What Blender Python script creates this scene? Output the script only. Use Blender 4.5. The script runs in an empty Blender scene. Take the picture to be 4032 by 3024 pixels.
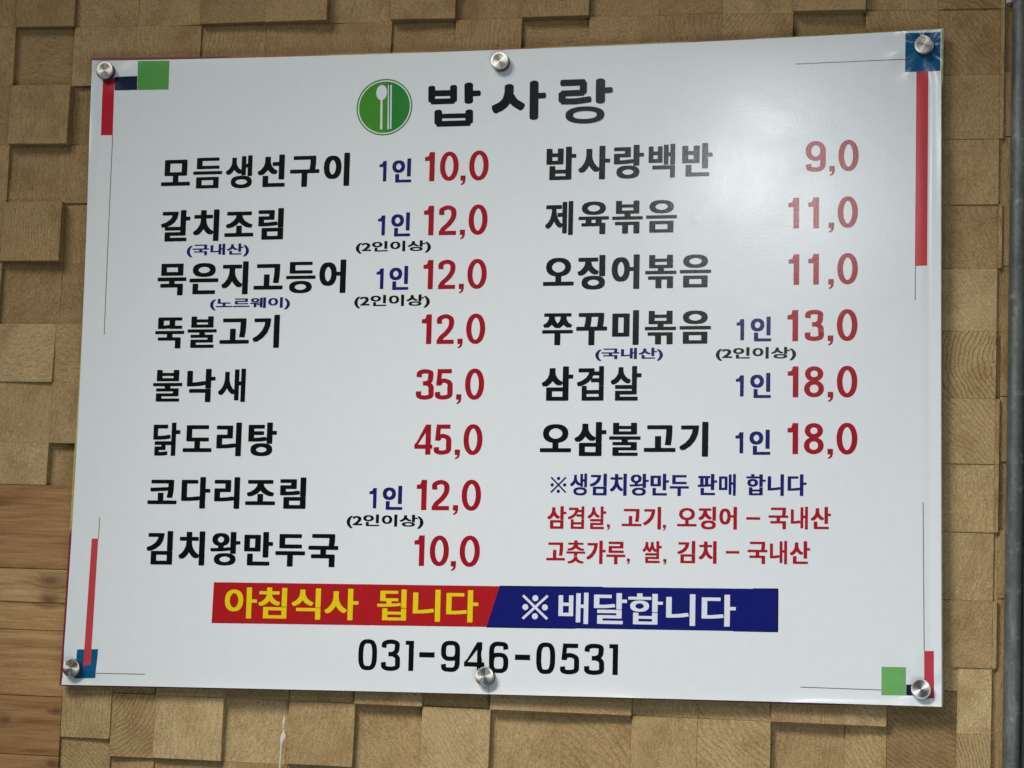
# Restaurant menu sign screwed to a wall of wooden blocks, seen from below right.
# Everything is in metres; X runs along the wall, Z is up, -Y points away from the wall.
import bpy, math, random
import numpy as np
from mathutils import Matrix, Vector

random.seed(7)
rng = np.random.default_rng(7)
S = bpy.context.scene
COL = S.collection
MM = 0.001

# ------------------------------------------------------------------ camera, world, lamps, exposure
cam_data = bpy.data.cameras.new('camera')
cam_data.lens = 81.25
cam_data.sensor_width = 36.0
cam_data.clip_end = 100.0
cam_data.clip_start = 0.05
cam = bpy.data.objects.new('camera', cam_data)
COL.objects.link(cam)
cam.matrix_world = Matrix.Translation((0.715, -3.05922, -0.42427)) @ Matrix((
    (0.976127, -0.011761, 0.21688), (0.213505, -0.131408, -0.968064), (0.039886, 0.991259, -0.12576))).to_4x4()
S.camera = cam

world = bpy.data.worlds.new('World')
S.world = world
world.use_nodes = True
bg = world.node_tree.nodes['Background']
bg.inputs['Color'].default_value = (0.86, 0.95, 1.0, 1)
bg.inputs['Strength'].default_value = 0.065


def lamp(name, kind, loc, aim, power, color=(1, 1, 1), **kw):
    d = bpy.data.lights.new(name, kind)
    d.energy = power
    d.color = color
    for k, v in kw.items():
        setattr(d, k, v)
    o = bpy.data.objects.new(name, d)
    COL.objects.link(o)
    o.location = loc
    o.rotation_euler = (Vector(aim) - Vector(loc)).to_track_quat('-Z', 'Y').to_euler()
    return o


# the main light falls from far up on the left and draws the shadows of the blocks
lamp('far_lamp', 'AREA', (-4.6, -5.2, 5.6), (0, 0, 0), 138, (1.0, 0.985, 0.95), shape='DISK', size=1.5)
# two soft lamps high on the left, aimed at the foot of the wall: their cones fade towards the top of the sign
lamp('high_lamp', 'SPOT', (-2.0, -3.4, 2.4), (0.25, 0.0, -0.95), 295, (1.0, 0.99, 0.965),
     spot_size=math.radians(34), spot_blend=1.0, shadow_soft_size=0.42)
lamp('inner_lamp', 'SPOT', (-1.2, -3.2, 2.9), (0.45, 0.0, -1.05), 430, (0.98, 0.99, 1.0),
     spot_size=math.radians(32), spot_blend=1.0, shadow_soft_size=0.42)
# a little daylight coming in low from the front right
lamp('low_daylight', 'AREA', (1.5, -2.6, -1.4), (0.5, 0, -0.5), 25, (0.74, 0.88, 1.0), shape='RECTANGLE', size=1.6, size_y=0.8)
# the lamp under the ceiling that mirrors in the gloss of the sheet
lamp('ceiling_lamp', 'AREA', (-0.08, -4.0, 1.17), (0.4, 0, 0.3), 10.6, (0.95, 0.985, 1.0), shape='ELLIPSE', size=0.25, size_y=0.32)

S.view_settings.view_transform = 'Standard'
S.view_settings.look = 'None'
S.view_settings.exposure = 0.0
S.view_settings.gamma = 1.0
S.view_settings.use_curve_mapping = False

# ------------------------------------------------------------------ measured layout (millimetres on the sign)
TEXTS = [
    ('item', '모듬생선구이', [-492.3, 254.9, -212.2, 302.5]),
    ('item', '갈치조림', [-489.6, 179.5, -306.8, 225.2]),
    ('item', '묵은지고등어', [-491.1, 101.9, -212.4, 149.6]),
    ('item', '뚝불고기', [-491.2, 25.4, -306.7, 72.4]),
    ('item', '불낙새', [-491.1, -51.0, -352.8, -3.8]),
    ('item', '닭도리탕', [-488.1, -127.4, -304.8, -80.0]),
    ('item', '코다리조림', [-491.9, -201.0, -259.4, -156.7]),
    ('item', '김치왕만두국', [-490.2, -280.5, -210.1, -232.8]),
    ('item', '밥사랑백반', [70.4, 255.3, 300.9, 302.5]),
    ('item', '제육볶음', [69.7, 178.4, 253.2, 226.0]),
    ('item', '오징어볶음', [69.4, 102.0, 300.8, 149.9]),
    ('item', '쭈꾸미볶음', [69.8, 25.2, 301.5, 73.0]),
    ('item', '삼겹살', [70.7, -50.8, 208.9, -3.5]),
    ('item', '오삼불고기', [70.1, -126.7, 299.9, -79.7]),
    ('origin', '(국내산)', [-449.2, 156.5, -356.3, 175.4]),
    ('origin', '(노르웨이)', [-411.1, 79.9, -292.6, 97.4]),
    ('origin', '(국내산)', [144.1, 3.5, 237.0, 21.3]),
    ('minimum', '(2인이상)', [-199.3, 157.5, -90.7, 174.8]),
    ('minimum', '(2인이상)', [-199.0, 80.1, -90.1, 98.7]),
    ('minimum', '(2인이상)', [-199.5, -226.4, -90.1, -207.3]),
    ('minimum', '(2인이상)', [308.5, 2.8, 416.2, 20.9]),
    ('serving', '인', [-150.0, 257.7, -121.9, 291.8]),
    ('serving', '인', [-149.1, 181.0, -121.3, 214.9]),
    ('serving', '인', [-149.4, 105.4, -121.5, 139.1]),
    ('serving', '인', [-149.2, -200.8, -120.7, -167.7]),
    ('serving', '인', [355.0, 28.7, 382.7, 62.1]),
    ('serving', '인', [355.2, -47.8, 383.0, -14.0]),
    ('serving', '인', [355.0, -124.0, 383.0, -90.4]),
    ('notice_blue', '생김치왕만두', [112.4, -179.6, 274.6, -149.7]),
    ('notice_blue', '판매', [286.5, -178.8, 338.0, -149.8]),
    ('notice_blue', '합니다', [351.4, -178.6, 431.3, -149.6]),
    ('notice_red', '삼겹살', [82.3, -224.8, 163.6, -194.2]),
    ('notice_red', '고기', [184.5, -224.5, 237.8, -194.3]),
    ('notice_red', '오징어', [259.6, -223.9, 339.6, -193.6]),
    ('notice_red', '국내산', [381.4, -222.8, 463.6, -192.8]),
    ('notice_red', '고춧가루', [82.1, -271.7, 190.3, -240.0]),
    ('notice_red', '쌀', [212.9, -269.5, 239.7, -240.1]),
    ('notice_red', '김치', [260.3, -269.5, 313.0, -239.4]),
    ('notice_red', '국내산', [354.2, -269.0, 436.6, -238.2]),
    ('yellow', '아침식사', [-371.5, -352.7, -178.6, -309.7]),
    ('yellow', '됩니다', [-152.1, -352.7, -10.1, -309.3]),
    ('white', '배달합니다', [100.0, -352.1, 339.4, -309.9]),
]
ONES = [[-168.6, 259.9, -158.2, 289.2], [-168.1, 183.0, -157.8, 211.3], [-167.9, 107.0, -157.6, 136.1], [-168.2, -198.9, -157.8, -170.9], [336.1, 30.5, 346.3, 59.1], [336.1, -45.6, 346.7, -17.1], [336.3, -122.0, 346.9, -93.7]]
PRICES = [
    ('10,0', [-39.1, 257.9, -11.4, 300.4]),
    ('12,0', [-37.9, 181.2, -11.0, 224.0]),
    ('12,0', [-37.6, 105.3, -10.2, 147.3]),
    ('12,0', [-37.3, 28.5, -10.4, 70.8]),
    ('35,0', [-36.8, -48.9, -9.9, -5.7]),
    ('45,0', [-36.9, -125.0, -10.3, -82.6]),
    ('12,0', [-37.4, -201.3, -10.3, -158.9]),
    ('10,0', [-38.2, -277.6, -10.0, -235.1]),
    ('9,0', [470.8, 258.6, 497.7, 301.5]),
    ('11,0', [470.2, 181.1, 497.0, 224.1]),
    ('11,0', [470.2, 104.4, 497.3, 146.8]),
    ('13,0', [470.0, 28.1, 497.2, 71.0]),
    ('18,0', [470.4, -47.5, 497.3, -5.1]),
    ('18,0', [470.4, -123.4, 497.7, -81.2]),
]
PHONE = [
    ('0', [-176.5, -420.0, -150.2, -378.0]),
    ('3', [-144.2, -420.2, -117.6, -377.8]),
    ('1', [-110.2, -419.6, -98.6, -379.0]),
    ('-', [-90.8, -400.9, -69.4, -394.0]),
    ('9', [-60.4, -419.6, -34.1, -377.9]),
    ('4', [-28.0, -419.7, -0.1, -378.9]),
    ('6', [6.4, -419.8, 33.1, -377.9]),
    ('-', [42.3, -401.7, 63.0, -394.6]),
    ('0', [71.5, -419.6, 97.4, -377.7]),
    ('5', [104.4, -419.3, 130.2, -378.5]),
    ('3', [137.1, -419.3, 164.2, -378.0]),
    ('1', [170.9, -418.8, 182.7, -378.2]),
]
TITLE = [
    (42, [(-96.2, 392.6), (-95.7, 373.7)]),
    (42, [(-64.7, 392.7), (-64.1, 373.1)]),
    (36, [(-96.0, 384.2), (-64.4, 383.8)]),
    (34, [(-95.2, 372.3), (-64.1, 372.2)]),
    (52, [(-42.9, 394.7), (-42.2, 370.9)]),
    (34, [(-41.2, 382.2), (-27.4, 382.2)]),
    (46, [(-85.8, 357.4), (-85.4, 341.8)]),
    (46, [(-41.2, 356.4), (-40.8, 341.8)]),
    (28, [(-85.0, 351.1), (-41.5, 350.7)]),
    (34, [(-86.2, 340.0), (-40.7, 340.0)]),
    (54, [(15.1, 390.5), (14.9, 381.2), (11.7, 370.3), (4.8, 363.0), (-4.8, 358.4)]),
    (48, [(17.7, 375.6), (23.4, 367.7), (33.9, 360.7)]),
    (52, [(50.6, 394.2), (51.2, 345.2)]),
    (34, [(52.5, 375.8), (65.7, 376.0)]),
    (38, [(89.9, 392.9), (120.9, 392.9)]),
    (42, [(120.2, 391.9), (120.1, 378.7)]),
    (36, [(90.6, 377.9), (120.1, 378.2)]),
    (42, [(90.4, 377.4), (90.6, 367.8)]),
    (36, [(90.6, 366.7), (107.9, 366.3), (118.8, 367.3), (129.6, 368.7)]),
    (54, [(144.1, 394.1), (144.4, 365.6)]),
    (34, [(145.7, 380.3), (159.3, 380.9)]),
]
MARK = {
    'title_ring': [(123.1, 346.6), (150.4, 345.7), (122.8, 358.6), (139.2, 346.1), (123.0, 352.3)],
    'emblem': [(-164.3, 366.7), (-123.5, 365.4), (-165.6, 406.8)],
    'spoon_head': [(-168.9, 387.6), (-160.9, 387.4), (-169.2, 398.9)],
    'spoon_handle': [(-170.1, 378.3), (-167.2, 378.2), (-166.3, 334.4), (-169.4, 334.5)],
    'stick1': [(-159.9, 398.6), (-158.6, 398.5), (-156.8, 334.5), (-159.0, 334.2)],
    'stick2': [(-156.3, 398.4), (-154.3, 398.4), (-153.0, 335.3), (-155.2, 334.5)],
    'ref_a': [(85.9, -154.3), (107.7, -176.3)],
    'ref_b': [(50.8, -314.5), (85.9, -347.0)],
    'ban_red': [(-388.6, -303.4), (18.8, -303.2), (1.7, -358.4), (-389.6, -360.0)],
    'ban_blue': [(18.8, -303.2), (394.8, -301.6), (394.9, -357.7), (1.7, -358.4)],
    'dash1': [(351.9, -207.7), (370.4, -210.0)],
    'dash2': [(325.3, -252.8), (343.2, -255.1)],
    'commas': [(163.2, -219.1), (239.2, -219.1), (191.1, -264.8), (240.5, -264.2)],
    'tl_red': [(-589.6, 423.9), (-571.4, 423.3), (-569.9, 337.8), (-588.2, 338.4)],
    'tl_navy': [(-571.5, 424.5), (-536.4, 424.4), (-535.7, 403.7), (-570.5, 404.2)],
    'tl_green': [(-536.8, 447.0), (-488.3, 445.7), (-487.6, 402.8), (-535.2, 403.7)],
    'tr_blue': [(559.3, 446.2), (605.9, 446.4), (605.5, 392.4), (559.0, 392.3)],
    'tr_red': [(574.0, 392.9), (589.7, 393.0), (588.2, 128.2), (572.2, 127.8)],
    'bl_blue': [(-587.0, -400.3), (-555.5, -399.3), (-557.6, -439.6), (-588.8, -440.7)],
    'bl_red': [(-572.7, -244.6), (-563.2, -244.5), (-565.5, -421.0), (-576.3, -422.1)],
    'br_red': [(584.7, -379.0), (597.0, -378.8), (597.4, -439.4), (584.7, -440.4)],
    'br_green': [(530.1, -400.5), (561.3, -400.5), (561.4, -436.7), (530.0, -437.1)],
    'br_navy': [(561.8, -422.8), (577.2, -422.4), (577.2, -436.8), (561.8, -436.7)],
    'ln1': [(-569.9, 337.8), (-568.3, 46.2)],
    'ln2': [(573.0, 127.8), (572.7, 82.0)],
    'ln3': [(412.7, 408.4), (559.4, 410.2)],
    'ln4': [(-562.4, -214.1), (-562.7, -244.5)],
    'ln5': [(-556.3, -432.9), (-484.3, -432.6)],
    'ln6': [(583.2, -185.5), (584.7, -379.0)],
    'ln7': [(425.3, -429.2), (530.0, -430.5)],
    'ln8': [(6.0, -434.2), (6.8, -449.0)],
    'caps': [(-583.3, 431.8), (2.6, 424.9), (584.2, 426.7), (-590.7, -426.3), (3.0, -424.9), (580.8, -428.3)],
    'edge_l': [(-607.0, 450.0), (-600.7, 150.5), (-602.6, -82.4), (-606.9, -316.0), (-606.9, -450.4)],
    'edge_t': [(-607.0, 450.0), (-439.3, 445.1), (-28.3, 442.7), (255.5, 445.0), (609.1, 449.9)],
    'edge_b': [(-606.9, -450.4), (-377.9, -449.4), (-5.0, -447.9), (268.3, -448.5), (606.8, -449.5)],
}


# ------------------------------------------------------------------ helpers
def tag(o, label=None, cat=None, group=None, kind=None):
    if label: o['label'] = label
    if cat: o['category'] = cat
    if group: o['group'] = group
    if kind: o['kind'] = kind
    return o


def empty(name, loc=(0, 0, 0)):
    o = bpy.data.objects.new(name, None)
    o.empty_display_size = 0.05
    COL.objects.link(o)
    o.location = loc
    return o


class MB:
    """collects vertices (x, y, z in millimetres) and faces, then links them as one mesh object"""

    def __init__(self):
        self.v, self.f, self.a, self.a2 = [], [], [], []

    def add(self, verts, faces, attr=None):
        n = len(self.v)
        self.v.extend(verts)
        self.f.extend([tuple(i + n for i in f) for f in faces])
        if attr is not None:
            self.a.extend([attr] * len(verts))

    def build(self, name, mat, parent=None, smooth=False, attr_name=None):
        me = bpy.data.meshes.new(name)
        me.from_pydata([(x * MM, y * MM, z * MM) for x, y, z in self.v], [], self.f)
        if attr_name:
            at = me.attributes.new(attr_name, 'FLOAT_COLOR', 'POINT')
            at.data.foreach_set('color', np.array(self.a, dtype=np.float32).ravel())
        if self.a2:
            at = me.attributes.new('pith', 'FLOAT_COLOR', 'POINT')
            at.data.foreach_set('color', np.array(self.a2, dtype=np.float32).ravel())
        if smooth:
            me.polygons.foreach_set('use_smooth', [True] * len(me.polygons))
        me.materials.append(mat)
        me.update()
        o = bpy.data.objects.new(name, me)
        COL.objects.link(o)
        if parent is not None:
            o.parent = parent
        return o


# ------------------------------------------------------------------ materials
def new_mat(name):
    m = bpy.data.materials.new(name)
    m.use_nodes = True
    nt = m.node_tree
    return m, nt, nt.nodes['Principled BSDF']


def N(nt, kind, **kw):
    n = nt.nodes.new(kind)
    for k, v in kw.items():
        if k in n.inputs: n.inputs[k].default_value = v
        else: setattr(n, k, v)
    return n


def ramp(nt, fac, stops):
    r = nt.nodes.new('ShaderNodeValToRGB')
    els = r.color_ramp.elements
    while len(els) > 1: els.remove(els[-1])
    els[0].position, els[0].color = stops[0][0], (*stops[0][1], 1)
    for p, c in stops[1:]:
        e = els.new(p); e.color = (*c, 1)
    nt.links.new(fac, r.inputs['Fac'])
    return r.outputs['Color']


def mix(nt, fac, a, b, blend='MIX'):
    n = nt.nodes.new('ShaderNodeMix'); n.data_type = 'RGBA'; n.blend_type = blend
    for s, val in ((n.inputs[0], fac), (n.inputs[6], a), (n.inputs[7], b)):
        if isinstance(val, (int, float)): s.default_value = val
        elif isinstance(val, tuple): s.default_value = (*val, 1)
        else: nt.links.new(val, s)
    return n.outputs[2]


def math_node(nt, op, a, b=None):
    n = nt.nodes.new('ShaderNodeMath'); n.operation = op
    for s, val in ((n.inputs[0], a), (n.inputs[1], b)):
        if val is None: continue
        if isinstance(val, (int, float)): s.default_value = val
        else: nt.links.new(val, s)
    return n.outputs[0]


def print_mat(name, color, var=0.06):
    """glossy laminated print: colour with the faint unevenness of ink, a satin film over it"""
    m, nt, p = new_mat(name)
    tc = N(nt, 'ShaderNodeTexCoord')
    no = N(nt, 'ShaderNodeTexNoise', Scale=55.0, Detail=4.0, Roughness=0.6)
    nt.links.new(tc.outputs['Object'], no.inputs['Vector'])
    dark = tuple(c * (1 - var) for c in color)
    nt.links.new(ramp(nt, no.outputs['Fac'], [(0.3, dark), (0.7, color)]), p.inputs['Base Color'])
    sm = N(nt, 'ShaderNodeTexNoise', Scale=7.0, Detail=6.0, Roughness=0.7, Distortion=0.6)
    nt.links.new(tc.outputs['Object'], sm.inputs['Vector'])
    rr = N(nt, 'ShaderNodeMapRange'); rr.inputs[1].default_value = 0.3; rr.inputs[2].default_value = 0.7; rr.inputs[3].default_value = 0.17; rr.inputs[4].default_value = 0.225
    nt.links.new(sm.outputs['Fac'], rr.inputs[0]); nt.links.new(rr.outputs[0], p.inputs['Roughness'])
    p.inputs['IOR'].default_value = 1.47
    nf = N(nt, 'ShaderNodeTexNoise', Scale=330.0, Detail=2.0, Roughness=0.5)
    nt.links.new(tc.outputs['Object'], nf.inputs['Vector'])
    nl = N(nt, 'ShaderNodeTexNoise', Scale=9.0, Detail=2.0, Roughness=0.45)
    nt.links.new(tc.outputs['Object'], nl.inputs['Vector'])
    b1 = N(nt, 'ShaderNodeBump', Strength=0.10, Distance=0.0005)
    nt.links.new(nf.outputs['Fac'], b1.inputs['Height'])
    b2 = N(nt, 'ShaderNodeBump', Strength=0.05, Distance=0.006)
    nt.links.new(nl.outputs['Fac'], b2.inputs['Height'])
    nt.links.new(b1.outputs['Normal'], b2.inputs['Normal'])
    nt.links.new(b2.outputs['Normal'], p.inputs['Normal'])
    return m


M_WHITE = print_mat('white_laminate', (0.81, 0.825, 0.812), 0.03)
M_BLACK = print_mat('black_print', (0.003, 0.0035, 0.004), 0.2)
M_TITLE = print_mat('blue_black_print', (0.0025, 0.004, 0.009), 0.2)
M_NAVY = print_mat('navy_print', (0.010, 0.014, 0.135))
M_RED = print_mat('dark_red_print', (0.385, 0.007, 0.018))
M_NOTE = print_mat('crimson_print', (0.42, 0.010, 0.022))
M_BRED = print_mat('banner_red_print', (0.46, 0.012, 0.016))
M_BBLUE = print_mat('banner_blue_print', (0.008, 0.011, 0.150))
M_YEL = print_mat('yellow_print', (0.86, 0.66, 0.006))
M_WTXT = print_mat('white_print', (0.78, 0.79, 0.82), 0.02)
M_GRN = print_mat('green_print', (0.095, 0.36, 0.075))
M_GRN2 = print_mat('pale_green_print', (0.17, 0.44, 0.135))
M_LOGO = print_mat('emblem_green_print', (0.065, 0.285, 0.026))
M_LOGO2 = print_mat('emblem_deep_green_print', (0.026, 0.235, 0.038))
M_TEAL = print_mat('teal_print', (0.006, 0.105, 0.225))
M_CRIM = print_mat('bar_crimson_print', (0.56, 0.012, 0.035))
M_CORAL = print_mat('bar_coral_print', (0.60, 0.060, 0.070))
M_ROSE = print_mat('bar_rose_print', (0.56, 0.050, 0.075))
M_DNAVY = print_mat('dark_navy_print', (0.006, 0.014, 0.045))
M_LINE = print_mat('brown_line_print', (0.21, 0.17, 0.115))


def wood_blocks():
    m, nt, p = new_mat('wooden_blocks')
    L = nt.links.new
    tc = N(nt, 'ShaderNodeTexCoord')
    at = N(nt, 'ShaderNodeAttribute'); at.attribute_name = 'cell'
    sep = N(nt, 'ShaderNodeSeparateColor'); L(at.outputs['Color'], sep.inputs[0])
    tint, angle, seed = sep.outputs[0], sep.outputs[1], sep.outputs[2]
    # every block is turned and shifted in its own piece of wood
    off = N(nt, 'ShaderNodeCombineXYZ')
    L(math_node(nt, 'MULTIPLY', seed, 7.3), off.inputs[0]); L(math_node(nt, 'MULTIPLY', seed, 3.1), off.inputs[2])
    add = N(nt, 'ShaderNodeVectorMath'); add.operation = 'ADD'
    vr = N(nt, 'ShaderNodeVectorRotate'); vr.rotation_type = 'Y_AXIS'
    L(tc.outputs['Object'], vr.inputs['Vector']); L(math_node(nt, 'MULTIPLY', angle, 6.2832), vr.inputs['Angle'])
    L(vr.outputs[0], add.inputs[0]); L(off.outputs[0], add.inputs[1])
    # growth rings round the heart of each block: slow early wood, a sharp dark late edge
    pt = N(nt, 'ShaderNodeAttribute'); pt.attribute_name = 'pith'
    ps = N(nt, 'ShaderNodeSeparateColor'); L(pt.outputs['Color'], ps.inputs[0])
    px = N(nt, 'ShaderNodeSeparateXYZ'); L(tc.outputs['Object'], px.inputs[0])
    bend = N(nt, 'ShaderNodeTexNoise', Scale=16.0, Detail=3.0, Roughness=0.55); L(add.outputs[0], bend.inputs['Vector'])
    dx = math_node(nt, 'SUBTRACT', px.outputs[0], ps.outputs[0]); dz = math_node(nt, 'SUBTRACT', px.outputs[2], ps.outputs[1])
    dist = math_node(nt, 'SQRT', math_node(nt, 'ADD', math_node(nt, 'MULTIPLY', dx, dx), math_node(nt, 'MULTIPLY', dz, dz)))
    q = math_node(nt, 'MULTIPLY', math_node(nt, 'MULTIPLY', dist, 1000.0), ps.outputs[2])
    fr_ = math_node(nt, 'FRACT', math_node(nt, 'ADD', q, math_node(nt, 'MULTIPLY', bend.outputs['Fac'], 5.0)))
    # fibres along the block
    mp = N(nt, 'ShaderNodeMapping'); mp.inputs['Scale'].default_value = (900, 400, 90)
    L(add.outputs[0], mp.inputs['Vector'])
    fib = N(nt, 'ShaderNodeTexNoise', Scale=1.0, Detail=3.0, Roughness=0.65); L(mp.outputs[0], fib.inputs['Vector'])
    blot = N(nt, 'ShaderNodeTexNoise', Scale=22.0, Detail=4.0, Roughness=0.6); L(add.outputs[0], blot.inputs['Vector'])
    speck = N(nt, 'ShaderNodeTexNoise', Scale=420.0, Detail=3.0, Roughness=0.7); L(tc.outputs['Object'], speck.inputs['Vector'])
    base = ramp(nt, tint, [(0.0, (0.215, 0.124, 0.055)), (0.3, (0.320, 0.203, 0.090)), (0.5, (0.395, 0.263, 0.120)), (0.8, (0.51, 0.365, 0.182)), (1.0, (0.62, 0.46, 0.250))])
    amount = math_node(nt, 'MULTIPLY', at.outputs['Alpha'], 0.85)
    rings = ramp(nt, fr_, [(0.0, (0.80, 0.76, 0.70)), (0.12, (1.06, 1.06, 1.05)), (0.5, (1.02, 1.02, 1.0)), (0.78, (0.86, 0.82, 0.76)), (0.94, (0.50, 0.43, 0.35)), (1.0, (0.78, 0.74, 0.68))])
    c = mix(nt, amount, base, rings, 'MULTIPLY')
    c = mix(nt, 0.75, c, ramp(nt, fib.outputs['Fac'], [(0.3, (0.66, 0.62, 0.56)), (0.5, (1.0, 1.0, 0.99)), (0.7, (1.18, 1.17, 1.14))]), 'MULTIPLY')
    c = mix(nt, 0.8, c, ramp(nt, blot.outputs['Fac'], [(0.28, (0.72, 0.63, 0.52)), (0.52, (1, 1, 1)), (0.75, (1.14, 1.11, 1.05))]), 'MULTIPLY')
    c = mix(nt, 0.8, c, ramp(nt, speck.outputs['Fac'], [(0.30, (0.58, 0.55, 0.50)), (0.5, (0.98, 0.98, 0.97)), (0.70, (1.32, 1.32, 1.30))]), 'MULTIPLY')
    L(c, p.inputs['Base Color'])
    p.inputs['Roughness'].default_value = 0.72
    p.inputs['IOR'].default_value = 1.35
    h = math_node(nt, 'ADD', math_node(nt, 'MULTIPLY', math_node(nt, 'MULTIPLY', fr_, at.outputs['Alpha']), -0.5), math_node(nt, 'MULTIPLY', fib.outputs['Fac'], 0.45))
    h = math_node(nt, 'ADD', h, math_node(nt, 'MULTIPLY', speck.outputs['Fac'], 0.35))
    b = N(nt, 'ShaderNodeBump', Strength=0.8, Distance=0.0013)
    L(h, b.inputs['Height']); L(b.outputs['Normal'], p.inputs['Normal'])
    return m


def wood_planks():
    m, nt, p = new_mat('wooden_planks')
    L = nt.links.new
    tc = N(nt, 'ShaderNodeTexCoord')
    at = N(nt, 'ShaderNodeAttribute'); at.attribute_name = 'cell'
    sep = N(nt, 'ShaderNodeSeparateColor'); L(at.outputs['Color'], sep.inputs[0])
    off = N(nt, 'ShaderNodeCombineXYZ'); L(math_node(nt, 'MULTIPLY', sep.outputs[2], 5.0), off.inputs[0])
    add = N(nt, 'ShaderNodeVectorMath'); add.operation = 'ADD'
    L(tc.outputs['Object'], add.inputs[0]); L(off.outputs[0], add.inputs[1])
    # knots bend the grain round them
    warp = None
    knots = [(-0.634, 0.4865), (-0.635, 0.458), (-0.613, 0.303), (-0.690, 0.287), (-0.614, 0.228)]
    sizes = [0.011, 0.009, 0.006, 0.006, 0.008]
    spot = None
    for (kx, kz), r in zip(knots, sizes):
        d = N(nt, 'ShaderNodeVectorMath'); d.operation = 'DISTANCE'
        sc = N(nt, 'ShaderNodeMapping'); sc.inputs['Scale'].default_value = (0.55, 0, 1)
        L(tc.outputs['Object'], sc.inputs['Vector']); L(sc.outputs[0], d.inputs[0])
        d.inputs[1].default_value = (kx * 0.55, 0, kz)
        q = math_node(nt, 'DIVIDE', d.outputs['Value'], r)
        g = math_node(nt, 'POWER', 2.718, math_node(nt, 'MULTIPLY', math_node(nt, 'MULTIPLY', q, q), -1.0))
        spot = g if spot is None else math_node(nt, 'ADD', spot, g)
    mp = N(nt, 'ShaderNodeMapping'); mp.inputs['Scale'].default_value = (5.0, 20, 78)
    L(add.outputs[0], mp.inputs['Vector'])
    shift = N(nt, 'ShaderNodeCombineXYZ'); L(math_node(nt, 'MULTIPLY', spot, 1.3), shift.inputs[2])
    add2 = N(nt, 'ShaderNodeVectorMath'); add2.operation = 'ADD'
    L(mp.outputs[0], add2.inputs[0]); L(shift.outputs[0], add2.inputs[1])
    g1 = N(nt, 'ShaderNodeTexNoise', Scale=1.0, Detail=6.0, Roughness=0.62, Distortion=0.35); L(add2.outputs[0], g1.inputs['Vector'])
    mp2 = N(nt, 'ShaderNodeMapping'); mp2.inputs['Scale'].default_value = (22, 60, 420)
    L(add.outputs[0], mp2.inputs['Vector'])
    g2 = N(nt, 'ShaderNodeTexNoise', Scale=1.0, Detail=3.0, Roughness=0.6); L(mp2.outputs[0], g2.inputs['Vector'])
    speck = N(nt, 'ShaderNodeTexNoise', Scale=420.0, Detail=3.0, Roughness=0.7); L(tc.outputs['Object'], speck.inputs['Vector'])
    base = ramp(nt, sep.outputs[0], [(0.0, (0.345, 0.180, 0.074)), (0.5, (0.45, 0.262, 0.114)), (1.0, (0.57, 0.375, 0.185))])
    c = mix(nt, 1.0, base, ramp(nt, g1.outputs['Fac'], [(0.32, (0.50, 0.41, 0.31)), (0.44, (0.88, 0.83, 0.74)), (0.60, (1.08, 1.08, 1.06)), (0.72, (1.25, 1.28, 1.30))]), 'MULTIPLY')
    c = mix(nt, 0.8, c, ramp(nt, g2.outputs['Fac'], [(0.34, (0.74, 0.68, 0.60)), (0.55, (1, 1, 1))]), 'MULTIPLY')
    c = mix(nt, 0.7, c, ramp(nt, speck.outputs['Fac'], [(0.32, (0.78, 0.76, 0.72)), (0.68, (1.12, 1.12, 1.12))]), 'MULTIPLY')
    c = mix(nt, math_node(nt, 'MINIMUM', math_node(nt, 'MULTIPLY', spot, 0.75), 1.0), c, (0.085, 0.034, 0.012))
    L(c, p.inputs['Base Color'])
    p.inputs['Roughness'].default_value = 0.65
    p.inputs['IOR'].default_value = 1.35
    b = N(nt, 'ShaderNodeBump', Strength=0.3, Distance=0.0008)
    L(g2.outputs['Fac'], b.inputs['Height']); L(b.outputs['Normal'], p.inputs['Normal'])
    return m


def steel():
    m, nt, p = new_mat('brushed_steel')
    L = nt.links.new
    tc = N(nt, 'ShaderNodeTexCoord')
    # fine lathe rings
    sp = N(nt, 'ShaderNodeSeparateXYZ'); L(tc.outputs['Object'], sp.inputs[0])
    ln = N(nt, 'ShaderNodeVectorMath'); ln.operation = 'LENGTH'; L(tc.outputs['Object'], ln.inputs[0])
    no = N(nt, 'ShaderNodeTexNoise', Scale=2600.0, Detail=2.0); no.noise_dimensions = '1D'
    L(ln.outputs['Value'], no.inputs['W'])
    L(ramp(nt, no.outputs['Fac'], [(0.3, (0.50, 0.47, 0.42)), (0.7, (0.66, 0.625, 0.57))]), p.inputs['Base Color'])
    p.inputs['Metallic'].default_value = 1.0
    p.inputs['Roughness'].default_value = 0.44
    p.inputs['Anisotropic'].default_value = 0.85
    tg = N(nt, 'ShaderNodeTangent'); tg.direction_type = 'RADIAL'; tg.axis = 'Y'
    L(tg.outputs[0], p.inputs['Tangent'])
    return m


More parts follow.
